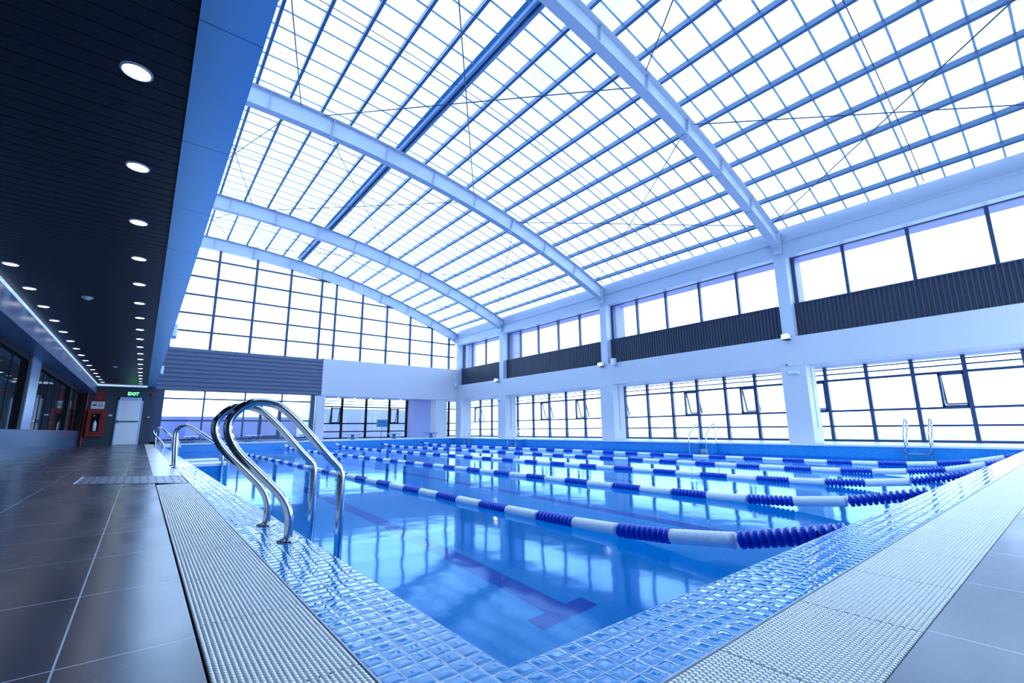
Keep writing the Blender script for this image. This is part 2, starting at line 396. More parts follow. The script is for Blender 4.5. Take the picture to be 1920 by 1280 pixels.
# perforated drain cover
dr = thing('drain_cover', 'grey perforated drain cover crossing the slate deck', 'drain cover', (0, 6.9, 0))
cor = lambda s, t: (-.50+.95*s, 6.84+1.02*t-.72*s)
build('plate', MB().add([cor(0,0)+(.001,), cor(1,0)+(.001,), cor(1,1)+(.001,), cor(0,1)+(.001,), cor(0,0)+(.004,), cor(1,0)+(.004,), cor(1,1)+(.004,), cor(0,1)+(.004,)],
      [(0,3,2,1),(4,5,6,7),(0,1,5,4),(1,2,6,5),(2,3,7,6),(3,0,4,7)]), drainm, dr)
hm = MB()
for i in range(13):
    for j in range(3):
        cx, cy = cor((i+.7)/13.3, (j+.55)/3.1)
        hm = MB(); hm.prism([(cx+.013*math.cos(a*PI/6), cy+.085*math.sin(a*PI/6)) for a in range(12)], 'z', .0035, .0052); build('slot', hm, black, dr)
build('rim', MB().bar(cor(0,0)+(.004,), cor(0,1)+(.004,), .012, .006), paper, dr)

# ------------------------------------------------------------------ corridor side: wall, windows, ceiling, beam
ZC = 2.6
struct('ceiling', MB().box(-2.4, 0, YN, 27.2, ZC, ZC+.12), ceilm, 'black plank ceiling with rows of downlights', 'ceiling')
def cladding():
    m = P('pool_lit_metal_cladding', (.34,.68,1,1), .36, metal=.8, bump=(1.2,.08)); nt = m.node_tree; N, L = nt.nodes, nt.links  # blue bounce light from the pool is put into the metal colour
    b = N['Principled BSDF']; tc = N.new('ShaderNodeTexCoord'); sp = N.new('ShaderNodeSeparateXYZ'); L.new(tc.outputs['Object'], sp.inputs[0])
    fr = MATH(N, L, 'FRACT', MATH(N, L, 'DIVIDE', sp.outputs[1], 1.22)); k = MATH(N, L, 'GREATER_THAN', fr, .008)
    mx = N.new('ShaderNodeMix'); mx.data_type = 'RGBA'; mx.inputs[6].default_value = (.12,.3,.6,1); mx.inputs[7].default_value = (.34,.68,1,1)
    L.new(k, mx.inputs[0]); L.new(mx.outputs[2], b.inputs['Base Color']); return m
struct('wall_left', MB().box(.0, .285, YN, 27.2, 2.54, 3.3), cladding(), 'clad beam coloured with blue pool light above the pool edge, beside the black ceiling', 'wall')
struct('wall_left', MB().box(.0, .27, YN, 27.2, 3.3, 10.6), white, 'white upper wall above the clad beam', 'wall')
bk = MB(); bk.box(-2.4, -1.69, YN, 26.6, 2.2, ZC-.06)
bulk = struct('wall_left', bk, P('blue_grey_panel', (.10,.19,.36,1), .38, spec=.5), 'glossy blue grey bulkhead over the dark windows', 'wall')
struct('trim_7', MB().box(-1.72, -1.675, YN, 26.6, ZC-.055, ZC-.02), stripem, 'glowing cove strip below the black ceiling', 'cove light')
lw = MB(); lw.box(-2.3, -2.05, YN, 26.6, 0, .62)
struct('wall_left', lw, tiles('blue_grey_lower_panel', 'yz', (1.1,.31), (0,0), (.06,.125,.24,1), (.02,.04,.08,1), .006, .18, .7, .05), 'glossy blue grey panels below the dark windows', 'wall')
struct('wall_left', MB().box(-2.3, -2.2, YN, 26.6, .62, 2.2), darkwall, 'dark wall behind the tinted windows', 'wall')
for (a, c) in ((14.35, 15.4),):
    struct('column', MB().box(-2.2, -2.03, a, c, .62, 2.2), P('blue_grey_pilaster', (.22,.33,.55,1), .25, spec=.6), 'blue grey pilaster between the two dark window runs', 'column')
def dark_window(n, y0, y1, ms, label):
    w = thing('window_%d' % n, label, 'window', (-2.1, y0, .62), kind='structure')
    build('frame', MB().box(-2.15, -2.05, y0, y0+.22, .62, 2.2).box(-2.15, -2.05, y1-.3, y1, .62, 2.2).box(-2.15, -2.06, y0, y1, 2.08, 2.2), frameblk, w)
    build('pane', MB().box(-2.13, -2.115, y0, y1, .62, 2.1), dglass, w)
    for q in ms: build('mullion', MB().box(-2.13, -2.106, q-.02, q+.02, .62, 2.1), frameblk, w)
dark_window(1, 1.0, 14.35, [2.1+1.08*k for k in range(11)], 'dark tinted corridor windows before the pilaster')
dark_window(2, 15.4, 22.0, [16.6, 17.6, 18.7, 19.8, 20.9], 'dark tinted corridor windows after the pilaster')
dark_window(3, 22.0, 26.5, [23.6, 25.0], 'dark tinted corridor windows next to the red cabinet')
struct('wall_near', MB().box(-2.4, 3.4, YN-.2, YN, 0, 10.6).box(3.4, 19.2, YN-.2, YN, 4.4, 10.6), darkwall, 'unseen dark end wall added behind the viewpoint to shade the corridor', 'wall')  # out of view; added and cut open to control the light entering here

# downlights
def downlight(rim_r, mat_e):
    t = thing('downlight', '', 'light', (0,0,0), 'downlights in the black corridor ceiling')
    build('rim', MB().lathe([(rim_r, 0), (rim_r, -.008), (rim_r*.86, -.012), (rim_r*.82, 0)], n=20), plastw, t)
    build('lens', MB().lathe([(rim_r*.82, -.004), (.0005, -.009)], n=20), mat_e, t)
    return t
d0 = downlight(.078, lampem)
first = True
for k in range(19):
    y = 3.15+1.24*k
    lab = 'warm round downlight in the row along the clad beam, %s from the near end' % ordinal(k)
    if first: d0.location = (-.25, y, ZC); d0['label'] = lab; first = False
    else: dup(d0, (-.25, y, ZC), lab)
for k in range(16):
    y = 8.04+1.24*k
    if y > 26.4: break
    dup(d0, (-1.49, y, ZC), 'warm round downlight in the row along the cove strip, %s from the near end' % ordinal(k))
def smoke(y, lab):
    s = thing('smoke_detector', lab, 'smoke detector', (-.88, y, ZC), 'smoke detectors on the black ceiling')
    build('base', MB().lathe([(.0005, 0), (.07, 0), (.07, -.015), (.055, -.02)], (-.88, y, ZC)), plastw, s)
    build('dome', MB().lathe([(.05, -.018), (.045, -.035), (.02, -.045), (.0005, -.046)], (-.88, y, ZC)), plastw, s)
smoke(9.4, 'white smoke detector on the black ceiling, the nearer and larger one')
smoke(19.1, 'small white smoke detector on the black ceiling towards the exit door')

# end wall of the corridor
struct('wall_far', MB().box(-2.4, .34, YF, 27.2, 0, ZC+.3), darkwall, 'dark slate wall around the pale exit door', 'wall')
struct('trim_8', MB().box(-1.7, .0, YF-.06, YF-.002, ZC-.07, ZC), stripem, 'glowing cove strip above the exit door', 'cove light')
dx0, dx1 = -.94, -.07
door = thing('door_1', 'pale steel exit door with push bar', 'door', ((dx0+dx1)/2, YF, 0), kind='structure')
build('door_leaf', MB().box(dx0+.05, dx1-.05, YF-.045, YF-.005, .01, 1.93), doorm, door, bevel=.006)
build('door_frame', MB().box(dx0, dx0+.05, YF-.06, YF, 0, 2.06).box(dx1-.05, dx1, YF-.06, YF, 0, 2.06).box(dx0, dx1, YF-.06, YF, 1.93, 2.06), P('door_frame_paint', (.42,.58,.85,1), .4), door)
pb = build('push_bar', MB().box(dx0+.03, dx1-.09, YF-.10, YF-.05, .985, 1.03), chrome, door)
build('latch_box', MB().box(dx0+.02, dx0+.10, YF-.11, YF-.045, .94, 1.06), frame, pb)
def text(s, size, loc, m, parent, name='lettering', rot=(PI/2,0,0), ext=.002, bold=0, sx=1):
    cu = bpy.data.curves.new(name, 'FONT'); cu.body = s; cu.size = size; cu.align_x = 'CENTER'; cu.align_y = 'CENTER'; cu.extrude = ext; cu.offset = bold
    o = bpy.data.objects.new(name, cu); COL.objects.link(o); dg = bpy.context.evaluated_depsgraph_get()
    me = bpy.data.meshes.new_from_object(o.evaluated_get(dg)); bpy.data.objects.remove(o)
    o = bpy.data.objects.new(name, me); COL.objects.link(o); me.materials.clear(); me.materials.append(m)
    o.parent = parent; o.location = Vector(loc)-wloc(parent); o.rotation_euler = rot; o.scale = (sx, 1, 1); return o
ex = thing('exit_sign', 'glowing green EXIT sign above the pale door', 'sign', (-.46, YF-.03, 2.22))
build('box', MB().box(-.66, -.26, YF-.05, YF-.005, 2.12, 2.31), black, ex, bevel=.004)
text('EXIT', .19, (-.46, YF-.056, 2.215), greenem, ex, bold=.004)
al = thing('alarm_bell', 'round red alarm sounder on the dark wall right of the exit sign', 'alarm', (.19, YF, 2.19))
build('dome', MB().lathe([(.0005, -.06), (.05, -.055), (.07, -.03), (.075, 0)], (.19, YF, 2.19), 'y'), redp, al)
build('back_plate', MB().lathe([(.085, -.012), (.085, 0)], (.19, YF, 2.19), 'y').lathe([(.0005,-.012),(.085,-.012)], (.19,YF,2.19), 'y'), redp, al)
cp = thing('call_point', 'small red call point on the dark wall right of the exit door', 'alarm', (.18, YF, 1.2))
build('box', MB().box(.12, .24, YF-.04, YF-.002, 1.14, 1.26), redp, cp, bevel=.006); build('button', MB().box(.145, .215, YF-.047, YF-.038, 1.18, 1.22), paper, cp)
sw = thing('light_switch', 'white switch plate on the dark wall left of the exit door', 'switch', (-1.13, YF, 1.27))
build('plate', MB().box(-1.19, -1.07, YF-.012, YF-.001, 1.235, 1.305), plastw, sw, bevel=.003); build('rocker', MB().box(-1.165, -1.095, YF-.02, YF-.01, 1.25, 1.29), plastw, sw)
fc = thing('fire_hose_cabinet', 'red fire cabinet with a glass front on the dark end wall', 'fire cabinet', (-1.57, YF, .37))
build('cabinet_body', MB().box(-1.86, -1.28, YF-.24, YF-.002, .37, 1.5), redp, fc, bevel=.008)
dd = build('cabinet_door', MB().box(-1.85, -1.29, YF-.262, YF-.24, .38, .57).box(-1.85, -1.29, YF-.262, YF-.24, 1.33, 1.49).box(-1.85, -1.72, YF-.262, YF-.24, .57, 1.33).box(-1.44, -1.29, YF-.262, YF-.24, .57, 1.33), redp, fc)
build('window_pane', MB().box(-1.72, -1.44, YF-.252, YF-.246, .57, 1.33), dglass, dd); build('handle', MB().box(-1.33, -1.305, YF-.28, YF-.26, .9, 1.0), chrome, dd)
build('extinguisher', MB().lathe([(.0005,.60),(.06,.61),(.062,.9),(.045,.97),(.018,1.0),(.018,1.04),(.0005,1.05)], (-1.58, YF-.262, 0), n=14), plastw, fc)
build('gauge', MB().lathe([(.03,-.275),(.03,-.26)], (-1.63, YF, 1.24), 'y', 12).lathe([(.0005,-.275),(.03,-.275)], (-1.63, YF, 1.24), 'y', 12), P('brass_gauge', (.5,.33,.06,1), .3), fc)
fs = thing('fire_sign', 'red fire instruction board above the white notice', 'sign', (-1.57, YF, 1.88))
build('board', MB().box(-1.72, -1.41, YF-.02, YF-.002, 1.88, 2.29), redp, fs)
rw = MB()
for k in range(6): rw.box(-1.66, -1.47-.03*(k % 3), YF-.024, YF-.019, 2.22-.055*k, 2.235-.055*k)
build('printed_lines', rw, redd, fs)
nt_ = thing('notice', 'white printed notice above the red fire cabinet', 'notice', (-1.59, YF, 1.54))
build('sheet', MB().box(-1.80, -1.37, YF-.02, YF-.003, 1.54, 1.85), paper, nt_)
rw = MB(); rw.box(-1.76, -1.62, YF-.024, YF-.019, 1.66, 1.73); build('red_print', rw, inkred, nt_)
rw = MB()
for k in range(3): rw.box(-1.58, -1.42, YF-.024, YF-.019, 1.64+.04*k, 1.66+.04*k)
rw.box(-1.75, -1.42, YF-.024, YF-.019, 1.79, 1.805); build('blue_print', rw, inkblue, nt_)
tag(build('fire_pipe', MB().tube([(-1.95, YF-.08, 0.01), (-1.95, YF-.08, ZC-.08)], .045), redp), 'vertical red pipe in the corner left of the fire cabinet', 'pipe')

# ------------------------------------------------------------------ right side: columns, beam, panels
def column_(x0, x1, y0, y1, z0, z1, lab, m=white): return struct('column', MB().box(x0, x1, y0, y1, z0, z1), m, lab, 'column', bevel=.006)
names = ['nearest', 'second', 'third']
for i, c in enumerate(COLY):
    cl = column_(XR, XR+.8, c-.37, c+.37, 0, 2.45, 'white lower column between the lower windows, %s along the right wall' % names[i])
    build('groove', MB().box(XR+.40, XR+.43, c-.376, c-.369, .45, 2.43), P('groove_grey', (.10,.16,.30,1), .5) if i == 0 else bpy.data.materials['groove_grey'], cl)
    column_(XR, XR+.42, c-.19, c+.19, 3.42, 6.35, 'white upper column under the roof arch, %s along the right wall' % names[i], steelw)
column_(XR, XR+.8, 25.95, 26.6, 0, 2.45, 'white lower column in the far right corner, right wall side')
column_(14.9, 15.75, YF+.02, YF+.7, 0, 2.45, 'white lower column in the far right corner, far wall side')
column_(XR, XR+.42, 26.3, 26.6, 3.42, 6.35, 'white upper column in the far right corner', steelw)
column_(7.42, 7.88, YF+.02, YF+.5, 0, 2.45, 'white lower column under the end of the grey corrugated panel')
column_(14.5, 16.25, 29.0, 30.1, 0, 2.6, 'wide pale pillar in the far aisle', P('lavender_plaster', (.40,.46,.72,1), .6))
struct('wall_right', MB().box(XR, XR+.8, YN, YF+.5, 2.45, 3.42), white, 'long white beam under the dark corrugated panels', 'wall', bevel=.006)
struct('wall_far', MB().box(7.62, XR+.8, YF, YF+.5, 2.45, 4.54), white, 'white beam band under the far gable glazing', 'wall', bevel=.006)
# corrugated panels, one per bay
def corr_x(x, y0, y1, z0, z1, p=.115, d=.035):
    m = MB(); n = int((y1-y0)/p); pts = []
    for k in range(n):
        a = y0+k*(y1-y0)/n; w = (y1-y0)/n
        pts += [(x, a), (x, a+w*.42), (x+d, a+w*.55), (x+d, a+w*.87)]
    pts.append((x, y1))
    for i, (px_, py_) in enumerate(pts): m.v += [(px_, py_, z0), (px_, py_, z1)]
    for i in range(len(pts)-1): m.f.append((2*i, 2*i+1, 2*i+3, 2*i+2)); m.sm.append(False)
    m.box(x+d+.005, x+d+.05, y0, y1, z0, z1)
    return m
bays = [(-2.8, 5.61), (5.99, 13.41), (13.79, 21.31), (21.69, 26.3)]
bn = ['nearest', 'second', 'third', 'farthest']
for i, (a, c) in enumerate(bays):
    struct('wall_right', corr_x(XR+.26, a, c, 3.42, 4.54), darkpan, 'charcoal vertically corrugated panel, %s bay of the right wall' % bn[i], 'wall panel', fixn=False)
    struct('trim_%d' % (9+i), MB().box(XR+.24, XR+.42, a, c, 4.53, 4.57), frame, 'dark sill rail over the corrugated panel, %s bay' % bn[i], 'sill')
    struct('beam', MB().box(XR+.02, XR+.28, a-.2, c+.2, 6.2, 6.72).box(XR-.02, XR+.3, a-.2, c+.2, 6.7, 6.73).box(XR-.02, XR+.3, a-.2, c+.2, 6.18, 6.21), steelw, 'white eave beam at the roof edge, %s bay' % bn[i], 'beam')
# far grey corrugated panel (horizontal ribs)
m = MB(); n = 10; pts = []
for k in range(n):
    z = 2.45+k*2.05/n; w = 2.05/n
    pts += [(YF+.02, z), (YF-.02, z+w*.15), (YF-.02, z+w*.6), (YF+.02, z+w*.8)]
pts.append((YF+.02, 4.5))
for (yy, zz) in pts: m.v += [(.3, yy, zz), (7.6, yy, zz)]
for i in range(len(pts)-1): m.f.append((2*i, 2*i+1, 2*i+3, 2*i+2)); m.sm.append(False)
m.box(.3, 7.6, YF+.03, YF+.3, 2.45, 4.5); m.box(7.57, 7.62, YF-.03, YF+.3, 2.45, 4.54)
struct('wall_far', m, greypan, 'grey horizontally corrugated panel above the terrace doors', 'wall panel', fixn=False)
# aisle soffits and outer lower slab
struct('ceiling', MB().box(XR+.8, 19.3, YN, 30.4, 2.56, 2.75), P('lavender_soffit', (.55,.60,.80,1), .5), 'pale aisle ceiling behind the right beam', 'ceiling')
struct('ceiling', MB().box(7.6, XR+.8, YF+.5, 30.4, 2.56, 2.75), bpy.data.materials['lavender_soffit'], 'pale aisle ceiling behind the far beam', 'ceiling')

# ------------------------------------------------------------------ windows
WN = [3]
def new_window(label, loc):
    WN[0] += 1
    return thing('window_%d' % WN[0], label, 'window', loc, kind='structure')
def win_x(x, y0, y1, z0, z1, ms, ts, label, sash=(), fm=frame, mw=.10, md=.13, pane=True):
    w = new_window(label, (x, (y0+y1)/2, z0))
    for q in ms: build('mullion', MB().box(x-md/2, x+md/2, q-mw/2, q+mw/2, z0, z1), fm, w)
    for t, h in ts: build('transom', MB().box(x-.045, x+.045, y0, y1, t-h/2, t+h/2), fm, w)
    if pane: build('pane', MB().box(x-.006, x+.006, y0, y1, z0, z1), glass, w)
    for (a, c, za, zb) in sash:
        fr = build('casement_frame', MB().box(x-.05, x+.06, a, a+.06, za, zb).box(x-.05, x+.06, c-.06, c, za, zb).box(x-.05, x+.06, a, c, zb-.06, zb).box(x-.05, x+.06, a, c, za, za+.06), fm, w)
        an = math.radians(17); h = zb-za-.1; top = Vector((x+.09, 0, zb-.04)); dv = Vector((math.sin(an), 0, -math.cos(an)))
        lo = top+dv*h; mb = MB()
        for yy in (a+.05, c-.05): mb.bar((top.x, yy, top.z), (lo.x, yy, lo.z), .045, .045)
        mb.bar((lo.x, a+.05, lo.z), (lo.x, c-.05, lo.z), .045, .045); mb.bar((top.x, a+.05, top.z), (top.x, c-.05, top.z), .045, .045)
        so = build('open_sash', mb, fm, w)
        build('pane', MB().add([(top.x, a+.06, top.z), (top.x, c-.06, top.z), (lo.x, c-.06, lo.z), (lo.x, a+.06, lo.z)], [(0,1,2,3)]), glass, so)
    return w
TS = [(2.46,.035), (2.29,.04), (2.08,.075), (1.02,.07), (.50,.062), (.03,.075)]
XG = 18.8
win_x(XG, -2.8, 6.95, 0, 2.58, [-1.6,-.4,.86,2.07,3.26,4.44,5.63,6.85], TS, 'lower window grid right of the nearest column', [(2.10,2.70,1.04,2.06), (5.68,6.3,1.04,2.06)])
win_x(XG, 7.0, 15.2, 0, 2.58, [8.06,9.28,10.52,11.76,13.07,14.38], TS, 'lower window grid between the nearest and second columns', [(8.07,8.68,1.04,2.05), (10.53,11.15,1.04,2.05), (14.4,15.0,1.04,2.05)])
win_x(XG, 15.25, 23.6, 0, 2.58, [15.7,17.12,18.54,19.94,21.39,22.91], TS, 'lower window grid between the second and third columns', [(17.13,17.8,1.03,2.06), (19.95,20.7,1.03,2.06)])
win_x(XG, 23.65, 30.0, 0, 2.58, [24.35,25.73,27.12,28.48,29.9], TS, 'lower window grid beyond the third column', [(27.13,27.85,1.0,2.05)])
XU = XR+.46
ups = [[.84,2.43,3.99,-.75,-2.3], [7.29,8.74,10.22,11.65], [15.06,16.57,18.12,19.63], [23.06,24.57]]
for i, (a, c) in enumerate(bays):
    sc = (XU)/16.4
    ms = [q*sc for q in ups[i]]
    win_x(XU, a, c, 4.55, 6.35, ms, [(4.585,.05), (6.24,.12)], 'clear clerestory window over the corrugated panel, %s bay' % bn[i], (), frame, .085, .12)
    w = bpy.data.objects['window_%d' % WN[0]]
    build('jamb', MB().box(XU-.08, XU+.1, c-.12, c, 4.55, 6.35), frame, w)
    fin = struct('trim_%d' % (14+i), MB().box(XU+.35, XU+1.0, c+.05, c+.25, 4.3, 7.0).box(XU+.25, XU+1.05, a, c+.25, 6.31, 6.5), P('lavender_fin', (.36,.36,.62,1), .6) if i == 0 else bpy.data.materials['lavender_fin'], 'lavender outer fin and overhang outside the clerestory, %s bay' % bn[i], 'fin')
# far gable glazing
yg = YF+.22
gw = new_window('tall gable window grid under the farthest arch', (8, yg, 4.5))
def arc_low(x): return ztop(x)-DEP+.02
for q in [.55, 2.21, 3.93, 5.65, 7.33, 8.17, 9.77, 11.37, 12.99, 14.6, 15.92]:
    build('mullion', MB().box(q-.06, q+.06, yg-.07, yg+.07, 4.5, arc_low(q)+.2), frame, gw)
for z in (5.38, 6.27, 7.23, 8.18, 9.12):
    xe = 1.0+math.sqrt(max(0, 38.2**2-(38.2-(10.33-DEP-z))**2)); xe = min(xe+.15, 16.4)
    build('transom', MB().box(.28, xe, yg-.05, yg+.05, z-.042, z+.042), frame, gw)
xs = np.linspace(.28, 16.4, 30)
build('pane', MB().prism([(.28, 4.5), (16.4, 4.5)]+[(x, arc_low(x)+.2) for x in xs[::-1]], 'y', yg-.005, yg+.005), glass, gw)
# far lower-left terrace glazing
yl = YF+.15
tw = new_window('terrace window grid under the grey corrugated panel', (4, yl, 0))
for q in (.62, 2.22, 3.95, 5.67): build('mullion', MB().box(q-.035, q+.035, yl-.05, yl+.05, .1, 2.5), frame, tw)
for q in (4.72, 5.60): build('door_post', MB().box(q-.07, q+.07, yl-.06, yl+.04, .1, 2.06), P('terrace_door_frame', (.01,.045,.10,1), .4) if q < 5 else bpy.data.materials['terrace_door_frame'], tw)
build('corner_post', MB().box(7.12, 7.34, yl-.08, yl+.1, 0, 2.5), bpy.data.materials['terrace_door_frame'], tw)
build('end_post', MB().box(.34, .62, yl-.1, yl+.1, 0, 2.5), frame, tw)
for z, h in ((2.08,.07), (1.05,.075), (.16,.09)): build('transom', MB().box(.34, 7.3, yl-.04, yl+.04, z-h/2, z+h/2), frame, tw)
build('door_rail', MB().box(4.72, 5.6, yl-.055, yl+.03, .17, .30).box(4.72, 5.6, yl-.055, yl+.03, 1.98, 2.1), bpy.data.materials['terrace_door_frame'], tw)
build('pane', MB().box(.5, 7.3, yl-.006, yl+.006, .1, 2.48), glass, tw)
build('sill', MB().box(.34, 7.4, yl-.1, yl+.1, 0, .1), P('sill_grey', (.25,.30,.42,1), .6), tw)
# far lower-right glazing
yr = 30.0
fw = new_window('lower window grid in the far aisle behind the starting blocks', (12, yr, 0))
for q in (8.3, 9.95, 11.54, 13.17, 14.45, 16.5, 17.9): build('mullion', MB().box(q-.06, q+.06, yr-.07, yr+.07, 0, 2.58), frameblk, fw)
for z, h in ((2.37,.04), (2.19,.045), (2.01,.08), (.95,.08), (.44,.07), (.03,.08)): build('transom', MB().box(7.6, 18.9, yr-.045, yr+.045, z-h/2, z+h/2), frameblk, fw)
build('pane', MB().box(7.6, 18.9, yr-.006, yr+.006, 0, 2.58), glass, fw)
for (a, c) in ((9.27, 9.9), (13.22, 13.85)):
    build('casement_frame', MB().box(a, a+.07, yr-.06, yr+.06, .97, 1.96).box(c-.07, c, yr-.06, yr+.06, .97, 1.96).box(a, c, yr-.06, yr+.06, .97, 1.03).box(a, c, yr-.06, yr+.06, 1.88, 1.94), frameblk, fw)
    so = build('open_sash', MB().bar((a+.05, yr+.08, 1.9), (a+.05, yr+.38, 1.02), .04, .04).bar((c-.05, yr+.08, 1.9), (c-.05, yr+.38, 1.02), .04, .04).bar((a+.05, yr+.38, 1.02), (c-.05, yr+.38, 1.02), .04, .04), frameblk, fw)
struct('wall_far', MB().box(7.34, 7.6, YF+.5, 30.1, 0, 2.6), white, 'white return wall of the far aisle', 'wall')

# outside
struct('ground', MB().box(18.95, 60, -20, 60, -.35, -.15).box(-5, 18.95, 30.5, 60, -.35, -.15).box(.3, 7.34, 27.2, 30.5, -.35, -.15), concrete, 'pale paving outside the windows', 'ground')
struct('wall_far', MB().box(-1, 8.6, 30.9, 31.1, -.2, 1.36), parap, 'lavender terrace parapet outside the far glass', 'parapet')
struct('wall_far', MB().box(8.6, 20, 33.5, 33.7, -.2, 2.05), P('pale_lavender_wall', (.52,.56,.82,1), .8, var=.15, bump=(2,.1)), 'pale lavender garden wall outside the far aisle windows', 'parapet')

# ------------------------------------------------------------------ roof
gr_arch = 'curved white roof arches'
an = ['over the camera', 'nearest in view', 'second in view', 'third in view', 'against the far gable glass']
AX0, AX1 = -.3, 16.62
def arch_pts(off, n=48): return [(x, ztop(x)+off) for x in np.linspace(AX0, AX1, n)]
for ai, y in enumerate(ARCHY):
    a = thing('roof_arch', 'curved white steel roof arch, %s' % an[ai], 'roof arch', (8, y, 7), gr_arch)
    up, lo = arch_pts(0), arch_pts(-DEP)
    build('web', MB().prism(up+lo[::-1], 'y', y-.007, y+.007) if False else (lambda mb: [mb.add([(p[0],yy,p[1]) for yy in (y-.007,y+.007) for p in (up[i],up[i+1],lo[i+1],lo[i])], [(0,1,2,3),(7,6,5,4)]) for i in range(len(up)-1)] and mb)(MB()), steelw, a, fixn=False)
    for nm, off in (('top_flange', 0), ('bottom_flange', -DEP)):
        mb = MB(); pt = arch_pts(off)
        vs = [(p[0], y+s*.13, p[1]+t) for p in pt for s, t in ((-1,-.011),(1,-.011),(1,.011),(-1,.011))]
        fs = [(4*i+k, 4*i+(k+1) % 4, 4*i+4+(k+1) % 4, 4*i+4+k) for i in range(len(pt)-1) for k in range(4)]
        mb.add(vs, fs); mb.add(vs[:4], [(0,1,2,3)]); mb.add(vs[-4:], [(0,1,2,3)])
        build(nm, mb, steelw, a)
    for k in range(9):
        x = 1.9+1.82*k
        nx = (x-1.0)/38.2; t = Vector((nx, 0, math.sqrt(1-nx*nx)))
        p1 = Vector((x, y, ztop(x))); p0 = p1-t*DEP
        if k in (1, 5):
            sp = build('splice_plate', MB().bar(p0-t*.07+Vector((-.012,0,0)), p1, .22, .02, (1,0,0)).bar(p0-t*.05, p0-t*.01, .16, .16, (1,0,0)), steelw, a)
            bo = MB()
            for q in range(6):
                pp = p0+t*(.08+.09*q)
                for s in (-.07, .07): bo.box(pp.x-.025, pp.x+.025, y+s-.012, y+s+.012, pp.z-.012, pp.z+.012)
            build('bolt', bo, purl, sp)
        else:
            build('stiffener', MB().bar(p0, p1, .2, .012, (1,0,0)), steelw, a)
    build('end_plate', MB().box(16.32, 16.36, y-.13, y+.13, 6.3, 7.05), steelw, a)
# purlins
RY0, RY1 = -2.6, 27.0
for k in range(0, 17):
    x = 1.5+.9025*k; z = ztop(x)+.012
    s = -(x-1)/38.2; ang = math.asin((x-1)/38.2)
    ridge = (k == 5)
    def rotp(px_, pz_): return (x+px_*math.cos(ang)+pz_*math.sin(ang), z-px_*math.sin(ang)+pz_*math.cos(ang))
    t = .006; w, h = .075, .17
    if ridge:
        lab = 'thick double ridge beam with wide flashing in the translucent roof'
        prof = None
    else:
        lab = 'blue grey roof purlin, %s' % (('%s to the ladder side of the ridge beam' % ordinal(4-k)) if k < 5 else ('%s from the ridge beam towards the clerestory' % ordinal(k-6)))
    prof = [(0,0),(w,0),(w,.03),(w-t,.03),(w-t,t),(t,t),(t,h-t),(w-t,h-t),(w-t,h-.03),(w,h-.03),(w,h),(0,h)]
    pu = thing('ridge_beam' if ridge else 'roof_purlin', lab, 'purlin', (x, 13, z), None if ridge else 'purlins along the translucent roof')
    # C section in two ribs: web and lips as one mesh
    mb = MB()
    for dx_ in ((-.10, .06) if ridge else (-.035,)):
        pp = [rotp(dx_+p, q) for p, q in ([(0,0),(w,0),(w,t),(t,t),(t,h),(0,h)])]
        mb.prism(pp, 'y', RY0, RY1)
        pp = [rotp(dx_+p, q) for p, q in ([(t,h-t),(w,h-t),(w,h),(t,h)])]
        mb.prism(pp, 'y', RY0, RY1)
    build('channel', mb, ridgem if ridge else purl, pu)
    if ridge: build('flashing', MB().prism([rotp(-.19, h+.005), rotp(.19, h+.005), rotp(.19, h+.018), rotp(-.19, h+.018)], 'y', RY0, RY1), P('blue_flashing', (.10,.34,.62,1), .4), pu)
    if not ridge and k >= -1:
        cl = MB()
        for y in ARCHY:
            c0 = rotp(.05, .05); cl.box(c0[0]-.05, c0[0]+.03, y-.02, y+.02, z-.01, c0[1]+.05)
        build('cleat', cl, steelw, pu)
# translucent roof skin and glazing bars
def skin(off0, off1, y0, y1):
    mb = MB(); pt = [(x, ztop(x)) for x in np.linspace(-.3, 16.75, 50)]
    vs = [(p[0], yy, p[1]+o) for p in pt for yy, o in ((y0,off0),(y1,off0),(y1,off1),(y0,off1))]
    mb.add(vs, [(4*i+k, 4*i+(k+1) % 4, 4*i+4+(k+1) % 4, 4*i+4+k) for i in range(len(pt)-1) for k in range(4)], True)
    mb.add(vs[:4], [(0,1,2,3)]); mb.add(vs[-4:], [(0,1,2,3)]); return mb
mb = MB(); pt = [(x, ztop(x)+.20) for x in np.linspace(-.3, 16.75, 60)]
mb.add([(p[0], yy, p[1]) for p in pt for yy in (RY0, RY1)], [(2*i, 2*i+1, 2*i+3, 2*i+2) for i in range(len(pt)-1)], True)
roof = struct('roof', mb, poly, 'translucent curved polycarbonate roof over the pool', 'roof', fixn=False)
barm = P('pale_blue_glazing_bar', (.34,.50,.72,1), .45)
y = 8.90-.572*20
while y < RY1:
    if y > RY0+.05: build('glazing_bar', skin(.178, .198, y-.021, y+.021), barm, roof, fixn=False)
    y += .572
struct('trim_13', MB().box(16.5, 16.78, RY0, RY1, ztop(16.6)-.35, ztop(16.6)+.22), steelw, 'white gutter edge of the translucent roof', 'gutter')
